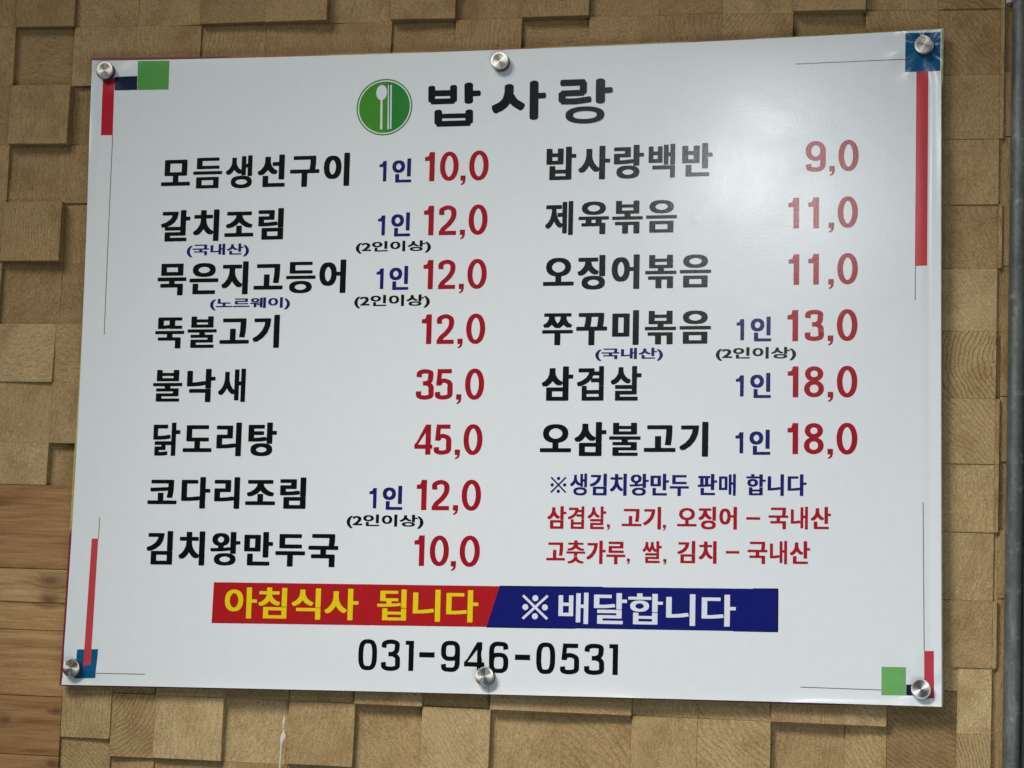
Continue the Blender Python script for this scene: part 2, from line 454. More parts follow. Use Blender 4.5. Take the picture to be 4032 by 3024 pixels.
def galvanised():
    m, nt, p = new_mat('galvanised_pipe')
    L = nt.links.new
    tc = N(nt, 'ShaderNodeTexCoord')
    mp = N(nt, 'ShaderNodeMapping'); mp.inputs['Scale'].default_value = (60, 60, 14)
    L(tc.outputs['Object'], mp.inputs['Vector'])
    a = N(nt, 'ShaderNodeTexNoise', Scale=1.0, Detail=5.0, Roughness=0.65); L(mp.outputs[0], a.inputs['Vector'])
    v = N(nt, 'ShaderNodeTexVoronoi', Scale=160.0); L(tc.outputs['Object'], v.inputs['Vector'])
    sp = N(nt, 'ShaderNodeTexNoise', Scale=70.0, Detail=3.0); L(tc.outputs['Object'], sp.inputs['Vector'])
    c = ramp(nt, a.outputs['Fac'], [(0.3, (0.085, 0.09, 0.08)), (0.55, (0.15, 0.157, 0.143)), (0.75, (0.26, 0.27, 0.25))])
    c = mix(nt, 0.5, c, ramp(nt, v.outputs['Distance'], [(0.1, (0.75, 0.75, 0.72)), (0.6, (1.15, 1.15, 1.12))]), 'MULTIPLY')
    c = mix(nt, ramp(nt, sp.outputs['Fac'], [(0.60, (0, 0, 0)), (0.75, (0.45, 0.45, 0.45))]), c, (0.45, 0.47, 0.45))
    L(c, p.inputs['Base Color'])
    p.inputs['Metallic'].default_value = 0.45
    p.inputs['Roughness'].default_value = 0.5
    return m


def plain(name, color, rough=0.6, var=0.3, scale=60.0):
    m, nt, p = new_mat(name)
    tc = N(nt, 'ShaderNodeTexCoord')
    no = N(nt, 'ShaderNodeTexNoise', Scale=scale, Detail=5.0, Roughness=0.65)
    nt.links.new(tc.outputs['Object'], no.inputs['Vector'])
    nt.links.new(ramp(nt, no.outputs['Fac'], [(0.3, tuple(c * (1 - var) for c in color)), (0.7, color)]), p.inputs['Base Color'])
    p.inputs['Roughness'].default_value = rough
    return m


def board_mat():
    """an older printed board: its colours run over the edge, one after the other"""
    m, nt, p = new_mat('old_board_print')
    at = N(nt, 'ShaderNodeAttribute'); at.attribute_name = 'ink'
    tc = N(nt, 'ShaderNodeTexCoord')
    no = N(nt, 'ShaderNodeTexNoise', Scale=120.0, Detail=4.0)
    nt.links.new(tc.outputs['Object'], no.inputs['Vector'])
    nt.links.new(mix(nt, 0.7, at.outputs['Color'], ramp(nt, no.outputs['Fac'], [(0.3, (0.6, 0.6, 0.6)), (0.7, (1.1, 1.1, 1.1))]), 'MULTIPLY'), p.inputs['Base Color'])
    p.inputs['Roughness'].default_value = 0.4
    return m


M_BLOCK, M_PLANK, M_STEEL, M_PIPE, M_BOARD = wood_blocks(), wood_planks(), steel(), galvanised(), board_mat()
M_DARK = plain('dark_frame_paint', (0.020, 0.024, 0.022), 0.55)
M_CAULK = plain('cream_paint_drip', (0.74, 0.68, 0.55), 0.5, 0.1)
M_CLIP = plain('pale_clip', (0.50, 0.47, 0.42), 0.5)
M_CAP_SHADE = plain('steel_side_shade', (0.06, 0.06, 0.065), 0.42)  # cap sides: the dark surroundings they would mirror, painted into the steel

# ------------------------------------------------------------------ the wall of wooden blocks
wall = empty('block_wall', (0, 0.03, -0.8))
tag(wall, 'brown wall clad with square wooden blocks standing out unevenly, behind the white menu sign', 'wall')
wall_off = (0, -30, 800)         # children are written in world millimetres
BASE = -32.0                     # depth of the wall's ground behind the sign's front, mm


def block(mb, x0, x1, z0, z1, h, tint, ang, grain, tilt=None):
    """one block: uneven chamfered rim, face slightly tilted, h millimetres proud of the ground"""
    g = 0.04
    h = h * 1.5
    x0 += g; x1 -= g; z0 += g; z1 -= g
    tx, tz = tilt if tilt else (random.uniform(-1.9, 1.9), random.uniform(-1.9, 1.9))
    cx, cz, wx_, wz_ = (x0 + x1) / 2, (z0 + z1) / 2, (x1 - x0) / 2, (z1 - z0) / 2
    c = 0.32
    nseg = 9
    ring = []
    for (ax, az), (bx, bz) in (((x0, z0), (x1, z0)), ((x1, z0), (x1, z1)), ((x1, z1), (x0, z1)), ((x0, z1), (x0, z0))):
        for k in range(nseg):
            t = k / nseg
            ring.append((ax + (bx - ax) * t, az + (bz - az) * t))
    hh = lambda x, z: BASE + h + tx * (x - cx) / max(wx_, 1) + tz * (z - cz) / max(wz_, 1)
    vs, n = [], len(ring)
    for x, z in ring: vs.append((x, BASE - 3, z))
    for x, z in ring: vs.append((x, hh(x, z) - c * random.uniform(0.7, 1.5), z))
    for x, z in ring:
        j = c * random.uniform(0.7, 1.6)
        vs.append((x + (j if x < cx - wx_ + .1 else -j if x > cx + wx_ - .1 else 0), hh(x, z), z + (j if z < cz - wz_ + .1 else -j if z > cz + wz_ - .1 else 0)))
    vs = [(x + wall_off[0], -y + wall_off[1], z + wall_off[2]) for x, y, z in vs]
    fs = []
    for r in (0, 1):
        for k in range(n):
            a, b = r * n + k, r * n + (k + 1) % n
            fs.append((a, b, b + n, a + n))
    fs.append(tuple(range(2 * n, 3 * n)))
    mb.add(vs, fs, (tint, ang, random.random(), grain))
    # the growth rings of the block run round a heart somewhere in or beside it
    far = 88 if grain > .85 else random.uniform(70, 330)
    dr = ang * 2 * math.pi + random.choice((0, math.pi))
    pith = ((cx + wall_off[0] + far * math.cos(dr)) * MM, (cz + wall_off[2] + far * math.sin(dr)) * MM, 1.0 / random.uniform(4.5, 9.5), 1)
    mb.a2.extend([pith] * len(vs))


mb = MB()
T = lambda: min(1, max(0, random.gauss(0.5, 0.24)))
A = lambda: random.choice([0.0, 0.0, 0.08, 0.11, 0.13, 0.9, 0.25, 0.5, random.random()])
G = lambda: random.choice([0.05, 0.08, 0.12, 0.2, 0.3, 0.45])


def cell(x0, x1, z0, z1, h, tint=None, ang=None, grain=None, tilt=None):
    block(mb, x0, x1, z0, z1, h, T() if tint is None else tint, A() if ang is None else ang, G() if grain is None else grain, tilt)


XT = [-940, -843, -745.6, -654.0, -556.3, -458.7, -359.2, -265.2, -172.4, -77.7, 17.9, 114.9, 212.0, 301.5, 398.6, 497.5, 594.4, 677.0]
# row above the joint at z = 495 and row below it, left to right
H0 = [6, 3, 11, 6, 6, 12, 14, 4, 12, 3, 12, 4, 5, 6, 13, 5, 12]
H1 = [3, 8, 2, 6, 6, 3, 3, 3.5, 2, 6, 2, 7, 7, 8, 1, 8, 2]
T0 = [.5, .5, .35, .5, .5, .35, .45, .5, .4, .3, .4, .35, .3, .5, .45, .45, .5]
T1 = [.5, .5, .4, .55, .5, .45, .45, .35, .3, .4, .35, .4, .3, .4, .4, .45, .35]
for i in range(17):
    x0, x1 = XT[i], XT[i + 1]
    zj = 497.5 - 5.0 * i / 16
    if i == 16:
        cell(x0, x1, 590, 674, 6); cell(x0, x1, 674, 760, 4)
        continue
    cell(x0, x1, zj + 178, zj + 266, random.uniform(2, 11))
    cell(x0, x1, zj + 89, zj + 178, random.uniform(2, 11))
    cell(x0, x1, zj, zj + 89, H0[i], T0[i])
    cell(x0, x1, 408, zj, H1[i], T1[i])
# columns left of the sign, from z = 408 down to the planks
ZL = [408.0, 320.0, 233.7, 146.5, 55.1, -30.1, -117.6, -178.3]
for x0, x1, hs, ts in ((-940, -843, [5, 9, 3, 8, 4, 7, 5], [.5] * 7),
                       (-843, -744.0, [8, 7.5, 10, 8, 5, 7, 7], [.4, .55, .5, .5, .6, .6, .6]),
                       (-744.0, -652.0, [13, 3, 13, 2, 9, 8, 9], [.52, .45, .5, .36, .75, .6, .7]),
                       (-652.0, -556.3, [2, 3.5, 2.5, 2.5, 9, 8, 1], [.42, .40, .45, .38, .62, .6, .5])):
    for k in range(7):
        cell(x0, x1, ZL[k + 1], ZL[k], hs[k], ts[k])
# behind the sign: a plain grid
xs = list(np.linspace(-556.3, 594.4, 13))
for i in range(12):
    for k in range(8):
        z1 = 408 - k * 99.0
        cell(xs[i], xs[i + 1], z1 - 99.0, z1, random.uniform(1, 9))
# column right of the sign
ZR = [674, 585.5, 492.5, 401.5, 313.4, 224.5, 137.9, 53.4, -36.3, -122.6, -212.3, -301.6, -388.6, -474.0, -560, -645, -730]
HR = [6, 7, 7, 8, 7, 5, 6.5, 8, 8, 7, 6, 7.5, 6.5, 8, 7, 6]
TR_ = [.4, .4, .36, .45, .5, .45, .72, .6, .62, .62, .6, .5, .82, .62, .6, .6]
AR = [.1, .1, .1, .92, .05, .08, .1, .02, .11, 0, .95, .9, .5, .01, 0, 0]
GR = [.3, .3, .4, .2, .12, .2, .08, 1.0, .5, .15, .2, .2, .08, .9, .2, .2]
cell(594.4, 677, 492.5, 590, 9, .36, .1, .7, (0, 0)); cell(677, 682.5, 492.5, 590, 9, .5, 0, .3, (0, 0)); cell(682.5, 760, 496.5, 590, 5, .5, 0, .3, (0, 0))
for k in range(2, 16):
    x0 = 594.4 if k < 12 else 633.0
    cell(x0, 677.0, ZR[k + 1], ZR[k], HR[k], TR_[k], AR[k], GR[k], (random.uniform(-.5, .5), random.uniform(-.5, .5)))
    # the next column is mostly hidden by the pipe: a narrow batten and the rim of the block behind it
    cell(677.0, 682.5, ZR[k + 1], ZR[k], [9, 9, 4, 9, 3, 3, 9.5, 9, 4, 9, 3, 3, 9, 3][k - 2], .5, 0, .3, (0, 0))
    cell(682.5, 760, ZR[k + 1] + 4, ZR[k] + 4, [4, 6, 5, 6, 5, 7, 6, 4, 6, 5, 6, 6, 7, 6][k - 2], .48, 0, .3, (0, 0))
# rows under the sign
XB = [-531.3, -466.2, -366.0, -271.5, -176.4, -81.1, 13.8, 111.3, 207.1, 295.6, 393.1, 489.6, 543.4]
HU = [6, 8.5, 4, 7, 12, 6, 12, 12, 6, 7, 12, 12]
HB = [8, 9, 2, 9, 2.5, 9, 2, 3.5, 8, 8.5, 1.5, 4]
TU = [.5, .72, .5, .55, .6, .35, .62, .5, .6, .65, .5, .65]  # the darkest tint here paints in the shade of the sign
TB = [.55, .82, .74, .55, .55, .74, .6, .5, .6, .66, .5, .6]
AB = [.375, 0, .9, .95, .08, .1, .97, .12, .03, .12, .0, .1]
GB = [.84, .25, .1, .2, .25, .3, .15, .45, .12, .55, .25, .4]
for i in range(12):
    x0, x1 = XB[i], XB[i + 1]
    cell(x0, x1, -468.8, -384, HU[i], TU[i], AB[i], GB[i] * .6)
    low = -555.5 + random.uniform(-1.5, 1.5)
    cell(x0, x1, low, -468.8, HB[i], TB[i], AB[i], GB[i], (random.uniform(-.9, .9), random.uniform(-.9, .3)))
    cell(x0, x1, low - 88, low, 4 if i != 1 else 1.5, .5)
    cell(x0, x1, low - 176, low - 88, random.uniform(2, 10))
cell(-605.5, -531.3, -532.7, -384, 10, .62, 0.0, .3)
cell(-605.5, -531.3, -622, -532.7, 5, .55, .1, .5, (-.6, .5))
cell(-605.5, -531.3, -731, -622, 8)
cell(543.4, 633.0, -560, -419, 3, .25, .16, .55, (0, .8))
cell(543.4, 633.0, -419, -384, 6)
cell(543.4, 633.0, -731, -560, 7)
mb.build('block_cladding', M_BLOCK, wall, attr_name='cell')

# smooth planks at the lower left
mb = MB()
for z1, z0, t in ((-178.6, -298.2, .28), (-298.2, -346, .82), (-346, -384.9, .62), (-384.9, -477.6, .52), (-477.6, -560, .22), (-560, -650, .34), (-650, -731, .5)):
    block(mb, -940, -605.8, z0 + .35, z1 - .35, 9.0 + random.uniform(-.5, .5), t, 0, .3, (0, random.uniform(-.6, .6)))
mb.build('plank_panel', M_PLANK, wall, attr_name='cell')
# a back sheet closes the wall
mb = MB()
mb.add([(x, -(BASE - 4) + wall_off[1], z + wall_off[2]) for x, z in ((-940, -731), (760, -731), (760, 766), (-940, 766))], [(0, 1, 2, 3)])
mb.build('backing_sheet', M_DARK, wall)
# cream paint that ran down a joint under the sign
mb = MB()
drip = [(-277.2, -488, .5), (-276.6, -494, 1.4), (-276.4, -499, 2.0), (-277.0, -503, 1.3), (-277.6, -507, .6), (-276.6, -511, 1.2), (-276.4, -516, 3.4), (-276.8, -520, 3.9), (-278.0, -524, 2.6),
        (-278.8, -529, 1.3), (-279.2, -540, 1.2), (-279.0, -550, 1.3), (-279.6, -575, 1.0), (-279.4, -600, .5)]
vs, fs = [], []
for x, z, w in drip:
    for k in range(5):
        a = math.pi * k / 4
        vs.append((x - math.cos(a) * w, 17.0 - 1.2 * math.sin(a) * min(1.0, w) + wall_off[1] - (w > 1.8) * .6, z + wall_off[2]))
for r in range(len(drip) - 1):
    for k in range(4):
        a = r * 5 + k
        fs.append((a, a + 1, a + 6, a + 5))
mb.add(vs, fs)
mb.build('paint_drip', M_CAULK, wall, smooth=True)

# ------------------------------------------------------------------ pipe and dark frame at the right
def tube(mb, path, r, seg=40):
    n = len(path)
    vs, fs = [], []
    for x, y, z in path:
        for k in range(seg):
            a = 2 * math.pi * k / seg
            vs.append((x + r * math.cos(a), y + r * math.sin(a), z))
    for i in range(n - 1):
        for k in range(seg):
            a, b = i * seg + k, i * seg + (k + 1) % seg
            fs.append((a, b, b + seg, a + seg))
    fs.append(tuple(range(seg))[::-1]); fs.append(tuple(range((n - 1) * seg, n * seg)))
    mb.add(vs, fs)


pipe = empty('metal_pipe', (0.7035, 0.008, -0.8))
tag(pipe, 'grey galvanised metal pipe running up the wall beside the menu sign', 'pipe')
mb = MB(); tube(mb, [(-.3 + z * .0005, 0, z) for z in np.linspace(0, 1560, 14)], 11.8)
o = mb.build('pipe_tube', M_PIPE, pipe, smooth=True)
mb = MB()
vs = [(x, y, z) for z in (1298, 1322) for x, y in ((-20, 10), (-20, 5), (-13.2, 3), (-12.6, -2), (-7, -12.2), (0, -14), (0, -12.4), (-6, -10.8), (-11.6, -2), (-12, 10))]
fs = [(k, (k + 1) % 10, (k + 1) % 10 + 10, k + 10) for k in range(10)] + [tuple(range(10))[::-1], tuple(range(10, 20))]
mb.add(vs, fs); mb.build('pipe_clip', M_CLIP, pipe)

mb = MB()
for (x0, x1, y0, y1) in ((715.0, 900, -2, 40),):
    b = 2.0
    prof = [(x0, y1), (x0, y0 + b), (x0 + b, y0), (x1 - b, y0), (x1, y0 + b), (x1, y1)]
    vs = [(x, y, z) for z in (0, 1560) for x, y in prof]
    fs = [(k, (k + 1) % 6, (k + 1) % 6 + 6, k + 6) for k in range(6)] + [tuple(range(6))[::-1], tuple(range(6, 12))]
    mb.add(vs, fs)
fr = mb.build('door_frame', M_DARK)
fr.location = (0, 0, -0.8)
tag(fr, 'dark painted upright frame at the wall end, behind the grey pipe', 'frame')

# ------------------------------------------------------------------ the menu sign
ANG = math.radians(0.95)
sign = empty('menu_sign', (0, 0, 0))
sign.rotation_euler = (0, -ANG, 0)
tag(sign, 'white printed menu sign with Korean dishes and red prices, on the wooden block wall', 'sign')
CAPS = MARK['caps']


def relief(u, v):
    """how far the laminated sheet lifts off its board, mm (works on arrays)"""
    u = np.asarray(u, float); v = np.asarray(v, float)
    f = 0.35 * np.sin(u / 96 + 1.3) * np.sin(v / 120 + .4) + 0.25 * np.sin(u / 61 - v / 83)
    for i, (cu, cv) in enumerate(CAPS):
        r = np.hypot(u - cu, v - cv)
        th = np.arctan2(v - cv, u - cu)
        f -= 1.3 * np.exp(-(r / 22) ** 2)
        amp = (0.35, .2, .85, .6, .25, .7)[i]
        f += amp * np.exp(-((r - 30) / 16) ** 2) * np.cos(th * (5, 4, 7, 6, 4, 6)[i] + (0.3, 1, 2.2, .5, 0, 1.4)[i])
    # left edge curls up near the top, right edge lifts along its length, lower edge is wavy
    dl = u + 607
    f += 3.2 * np.exp(-np.maximum(dl, 0) / 9) * np.exp(-((v - 340) / 110) ** 2) - 0.9 * np.exp(-((dl - 17) / 7) ** 2) * np.exp(-((v - 330) / 95) ** 2)
    f += 1.1 * np.exp(-np.maximum(dl, 0) / 14) * np.exp(-((v + 330) / 120) ** 2)
    dr = 607 - u
    f += (1.9 * np.exp(-np.maximum(dr, 0) / 8)) * (0.55 + 0.45 * np.sin(v / 95 + .6)) - 0.8 * np.exp(-((dr - 15) / 6) ** 2)
    db = v + 450
    f += (1.6 + 1.6 / (1 + np.exp(-(u - 60) / 60))) * np.exp(-np.maximum(db, 0) / 8) * (0.62 + 0.38 * np.sin(u / 70 + .5 * np.sin(u / 31)))
    for du, dv, r0, hgt in ((279, 196, 4, .11), (245, 152, 3, .06), (452, 40, 3, .08), (410, -60, 3, .06), (-480, 380, 5, .08), (200, -395, 6, .12), (-300, -392, 6, .1)):
        f += hgt * np.exp(-((u - du) ** 2 + (v - dv) ** 2) / r0 ** 2)
    dt = 450 - v
    f -= 1.0 * np.exp(-np.maximum(dt, 0) / 12) * (0.5 + 0.5 * np.sin(u / 130 - .7))
    return f


def outline(u, v):
    """the sheet is cut a little slack: its long edges are hollow by a few millimetres"""
    ku, kv = u / 607.0, v / 450.0
    uu = u - np.sign(u) * abs(ku) ** 6 * (1 - kv ** 2) * (5.0 if u < 0 else .8)
    vv = v - np.sign(v) * abs(kv) ** 6 * (1 - abs(ku) ** 2.4) * (6.5 if v > 0 else 1.6)
    return uu, vv


def lift(vs, lvl):
    """sign millimetres (u, v) -> local (x, y, z) with the print lying lvl mm above the sheet"""
    a = np.array(vs, float)
    f = relief(a[:, 0], a[:, 1])
    extra = a[:, 2] if a.shape[1] > 2 else 0
    return np.stack([a[:, 0], -(f + lvl + extra), a[:, 1]], 1).tolist()


# the sheet, a fine grid with a thin edge
mb = MB()
us = np.concatenate([np.linspace(-607, -540, 34), np.linspace(-537, 537, 359), np.linspace(540, 607, 34)])
vv = np.concatenate([np.linspace(-450, -380, 36), np.linspace(-377, 377, 252), np.linspace(380, 450, 36)])
pts = np.array([outline(u, v) for v in vv for u in us])
nu, nv = len(us), len(vv)
top = lift(pts, 0)
grid = [(j * nu + i, j * nu + i + 1, (j + 1) * nu + i + 1, (j + 1) * nu + i) for j in range(nv - 1) for i in range(nu - 1)]
back = lift(pts, -0.9)
loop = [i for i in range(nu)] + [j * nu + nu - 1 for j in range(1, nv)] + [(nv - 1) * nu + i for i in range(nu - 2, -1, -1)] + [j * nu for j in range(nv - 2, 0, -1)]
n0 = nu * nv
mb.add(top + back, grid + [tuple(q + n0 for q in f[::-1]) for f in grid] + [(loop[k], loop[k] + n0, loop[(k + 1) % len(loop)] + n0, loop[(k + 1) % len(loop)]) for k in range(len(loop))])
sheet = mb.build('face_sheet', M_WHITE, sign, smooth=True)
# keep the rim sharp
sheet.data.set_sharp_from_angle(angle=math.radians(50))

# the older board behind it, a little askew, with the ink of its own print along the rim
mb = MB()
c4 = [(-607, 450), (607, 450), (607, -450), (-607, -450)]
PEEK = {0: [(0, 4.6), (.14, 4.0), (.3, 2.6), (.5, 2.0), (.7, 2.4), (.85, 1.6), (1, 1.4)], 1: [(0, 2.6), (.15, 1.4), (.2, .8), (.6, 1.0), (1, 1.6)],
        2: [(0, 1.2), (.08, .6), (.12, 2.2), (.3, 1.6), (.5, .8), (1, 1.4)], 3: [(0, 4.6), (.25, 4.2), (.35, 4.4), (.5, 2.6), (.58, .6), (.9, .4), (1, 1.2)]}
ink = []
def ink_at(side, t):
    if side == 0:   # top, left to right
        return (.20, .012, .03) if t < .17 else (.42, .10, .04) if t < .30 else (.45, .33, .07) if t < .42 else (.30, .12, .06) if t < .55 else (.42, .36, .16) if t < .72 else (.28, .10, .06) if t < .8 else (.42, .42, .16)
    if side == 1:   # right, top to bottom
        return (.50, .52, .22) if t < .08 else (.16, .03, .05) if t < .15 else (.10, .20, .12) if t < .2 else (.62, .62, .52)
    if side == 2:   # bottom, right to left
        return (.50, .40, .08) if t < .05 else (.20, .015, .04)
    return (.22, .012, .035) if t < .24 else (.46, .42, .13) if t < .8 else (.30, .22, .12)
per = []
for s in range(4):
    a, b = c4[s], c4[(s + 1) % 4]
    for k in range(90):
        t = k / 90
        u, v = outline(a[0] + (b[0] - a[0]) * t, a[1] + (b[1] - a[1]) * t)
        d = float(np.interp(t, *zip(*PEEK[s])))
        du, dv = ((0, 1), (1, 0), (0, -1), (-1, 0))[s]
        if k == 0:      # a corner takes the offsets of both sides
            e = PEEK[(s - 1) % 4][-1][1]; du2, dv2 = ((0, 1), (1, 0), (0, -1), (-1, 0))[(s - 1) % 4]
            u, v = u + du2 * e, v + dv2 * e
        per.append(((float(u) + du * d, float(v) + dv * d), ink_at(s, t)))
n = len(per)
vs = [(u, 2.6, v) for (u, v), _ in per] + [(u, 9.4, v) for (u, v), _ in per]
mb.add(vs, [(k, (k + 1) % n, (k + 1) % n + n, k + n) for k in range(n)] + [tuple(range(n)), tuple(range(n, 2 * n))[::-1]])
mb.a = [(*c, 1) for _, c in per] * 2
brd = mb.build('backing_board', M_BOARD, sign, attr_name='ink')
brd['label'] = 'older board whose maroon and yellow edge peeks out behind the white sheet'


def patch(name, quad, mat, lvl, parent=sign, step=4.0):
    """a printed quadrilateral (corners in order) laid on the sheet as a fine grid"""
    a, b, c, d = [np.array(p, float) for p in quad]
    nx = max(1, int(max(np.hypot(*(b - a)), np.hypot(*(c - d))) / step)); ny = max(1, int(max(np.hypot(*(d - a)), np.hypot(*(c - b))) / step))
    vs = [tuple((a * (1 - s) + b * s) * (1 - t) + (d * (1 - s) + c * s) * t) for t in np.linspace(0, 1, ny + 1) for s in np.linspace(0, 1, nx + 1)]
    fs = [(j * (nx + 1) + i, j * (nx + 1) + i + 1, (j + 1) * (nx + 1) + i + 1, (j + 1) * (nx + 1) + i)[::-1] for j in range(ny) for i in range(nx)]
    mb = MB(); mb.add(lift(vs, lvl), [f[::-1] if quad_ccw(quad) else f for f in fs])
    return mb.build(name, mat, parent, smooth=True)


def quad_ccw(q):
    s = 0
    for i in range(len(q)):
        (x0, y0), (x1, y1) = q[i], q[(i + 1) % len(q)]
        s += x0 * y1 - x1 * y0
    return s > 0


def line(name, p, q, w=1.1):
    p, q = np.array(p, float), np.array(q, float)
    d = (q - p) / np.hypot(*(q - p)); nrm = np.array([-d[1], d[0]]) * w / 2
    return patch(name, [p - nrm, q - nrm, q + nrm, p + nrm], M_LINE, 0.12)


# corner ornaments
patch('corner_square', MARK['tl_green'], M_GRN, .15)
patch('corner_square', MARK['tl_navy'], M_DNAVY, .15)
patch('corner_bar', MARK['tl_red'], M_CRIM, .15)
patch('corner_square', MARK['tr_blue'], M_TEAL, .15, step=2.5)
patch('corner_bar', MARK['tr_red'], M_CORAL, .15)
patch('corner_square', MARK['bl_blue'], M_TEAL, .15, step=2.5)
patch('corner_bar', MARK['bl_red'], M_CORAL, .30)
patch('corner_square', MARK['br_green'], M_GRN2, .15)
patch('corner_square', MARK['br_navy'], M_DNAVY, .15)
patch('corner_bar', MARK['br_red'], M_ROSE, .15)
for k in range(1, 8): line('corner_line', *MARK['ln%d' % k])
line('sheet_seam', *MARK['ln8'], w=0.7)


# ---- strokes: hand drawn lettering
def smooth_path(pts, closed=False, n=10):
    p = np.array(pts, float)
    if len(p) == 2 and not closed: return p
    q = np.vstack([p[-1:], p, p[:2]]) if closed else np.vstack([2 * p[:1] - p[1:2], p, 2 * p[-1:] - p[-2:-1]])
    out = []
    for i in range(1, len(q) - 2):
        for t in np.linspace(0, 1, n, endpoint=False):
            a, b, c, d = q[i - 1], q[i], q[i + 1], q[i + 2]
            out.append(.5 * (2 * b + (c - a) * t + (2 * a - 5 * b + 4 * c - d) * t * t + (3 * b - a - 3 * c + d) * t ** 3))
    if not closed: out.append(q[-2])
    return np.array(out)


def oval(cx, cy, rx, ry, p=2.0, n=56):
    t = np.linspace(0, 2 * np.pi, n, endpoint=False)
    return np.stack([cx + rx * np.sign(np.cos(t)) * abs(np.cos(t)) ** (2 / p), cy + ry * np.sign(np.sin(t)) * abs(np.sin(t)) ** (2 / p)], 1)


class Ink:
    """flat printed shapes on the sheet; every stroke lies a hair above the one before"""

    def __init__(self): self.mb, self.k, self.pts, self.fs = None, 0, [], []

    def poly(self, pts):
        pts = [tuple(map(float, p)) for p in pts]
        if quad_ccw(pts): pts = pts[::-1]
        n = len(self.pts); self.pts += [(u, v, self.k * .008) for u, v in pts]
        self.fs.append(tuple(range(n, n + len(pts)))[::-1]); self.k += 1

    def stroke(self, path, w, closed=False, cap=None):
        """w: width, or (width of uprights, width of level strokes)"""
        p = np.array(path, float)
        d = (np.roll(p, -1, 0) - np.roll(p, 1, 0)) if closed else np.gradient(p, axis=0)
        d /= np.maximum(np.hypot(d[:, 0], d[:, 1]), 1e-9)[:, None]
        nn = np.stack([-d[:, 1], d[:, 0]], 1)
        ww = np.full(len(p), w) if not isinstance(w, tuple) else np.sqrt((w[0] * d[:, 1]) ** 2 + (w[1] * d[:, 0]) ** 2)
        a, b = p + nn * ww[:, None] / 2, p - nn * ww[:, None] / 2
        n, m = len(self.pts), len(p)
        z = self.k * .008
        self.pts += [(*q, z) for q in a] + [(*q, z) for q in b]
        for i in range(m if closed else m - 1):
            j = (i + 1) % m
            self.fs.append((n + i, n + m + i, n + m + j, n + j))
        self.k += 1
        if cap and not closed:
            for e, dd in ((p[0], -d[0]), (p[-1], d[-1])):
                r = ww[0] / 2 if e is p[0] else ww[-1] / 2
                a0 = math.atan2(dd[1], dd[0])
                # rounded end, flatter than a full half circle
                self.poly([(e[0] + r * math.cos(a0 + t) * (cap if abs(t) < 1.5 else 1) if False else e[0] + r * (cap * math.cos(t) * dd[0] - math.sin(t) * dd[1]),
                            e[1] + r * (cap * math.cos(t) * dd[1] + math.sin(t) * dd[0])) for t in np.linspace(-math.pi / 2, math.pi / 2, 13)])

    def glyph(self, ch, u0, v0, w, h, sv, sh, p=2.08):
        """one figure in the box u0..u0+w, v0..v0+h; sv and sh are the widths of uprights and level strokes"""
        X = lambda x: u0 + x * w
        Y = lambda y: v0 + y * h
        a, b = sv / 2 / w, sh / 2 / h
        st = lambda pts, closed=False: self.stroke(smooth_path([(X(x), Y(y)) for x, y in pts], closed), (sv, sh), closed)
        seg = lambda x0, y0, x1, y1, wd: self.stroke([(X(x0), Y(y0)), (X(x1), Y(y1))], wd)
        ov = lambda cx, cy, rx, ry: self.stroke([(X(x), Y(y)) for x, y in oval(cx, cy, rx, ry, p)], (sv, sh), True)
        if ch == '0': ov(.5, .5, .5 - a, .5 - b)
        elif ch == '1':
            seg(1 - a, 0, 1 - a, 1, sv)
            self.poly([(X(0), Y(.70)), (X(0), Y(.70) + sh * .95), (X(.35), Y(.855)), (X(1 - 2.0 * a), Y(.995)), (X(1 - a), Y(.995)), (X(1 - 1.0 * a), Y(.70))][0:6])
        elif ch == '2':
            st([(a, .68), (.10 + a * .4, .85), (.5, 1 - b), (1 - a - .06, .86), (1 - a, .71), (.86 - a * .5, .55), (.56, .37), (.25, .20), (a * .9, .03)])
            seg(0, b, 1, b, sh)
        elif ch == '3':
            st([(a, .74), (.13 + a * .4, .88), (.47, 1 - b), (.88 - a * .6, .89), (.96 - a, .755), (.86 - a * .6, .62), (.60, .545), (.38, .535)])
            st([(.38, .530), (.62, .525), (.90 - a * .5, .44), (1 - a, .29), (.90 - a * .5, .12), (.48, b), (.11 + a * .4, .12), (a, .275)])
        elif ch == '4':
            seg(.76, 0, .76, 1, sv); seg(0, .265, 1, .265, sh)
            self.poly([(X(.76 - a), Y(1)), (X(.76), Y(1)), (X(.76), Y(.86)), (X(2.1 * a * .62), Y(.265 + b)), (X(0), Y(.265 + b)), (X(0), Y(.265))])
        elif ch == '5':
            seg(.17, 1 - b, .93, 1 - b, sh)
            self.stroke([(X(.185 + a * .5), Y(1)), (X(.11 + a * .5), Y(.46))], sv * .86)
            st([(.11 + a, .475), (.25, .575), (.52, .635 - b * .2), (.89 - a * .5, .54), (1 - a, .335), (.89 - a * .5, .13), (.48, b), (.11 + a * .4, .11), (a, .25)])
        elif ch == '8':
            ov(.5, .755, .46 - a, .245 - b); ov(.5, .275, .5 - a, .275 - b)
        elif ch in '96':
            pts1 = [(x, y) for x, y in oval(.5, .675, .5 - a, .325 - b, p)]
            pts2 = [(1 - a, .69), (1 - a, .48), (.92 - a * .5, .20), (.70, .055 + b * .4), (.46, b), (.15 + a * .3, .10), (a + .01, .245)]
            if ch == '6':
                pts1 = [(1 - x, 1 - y) for x, y in pts1]; pts2 = [(1 - x, 1 - y) for x, y in pts2]
            self.stroke([(X(x), Y(y)) for x, y in pts1], (sv, sh), True); st(pts2)
        elif ch == '-': self.poly([(X(0), Y(0)), (X(1), Y(0)), (X(1), Y(1)), (X(0), Y(1))])

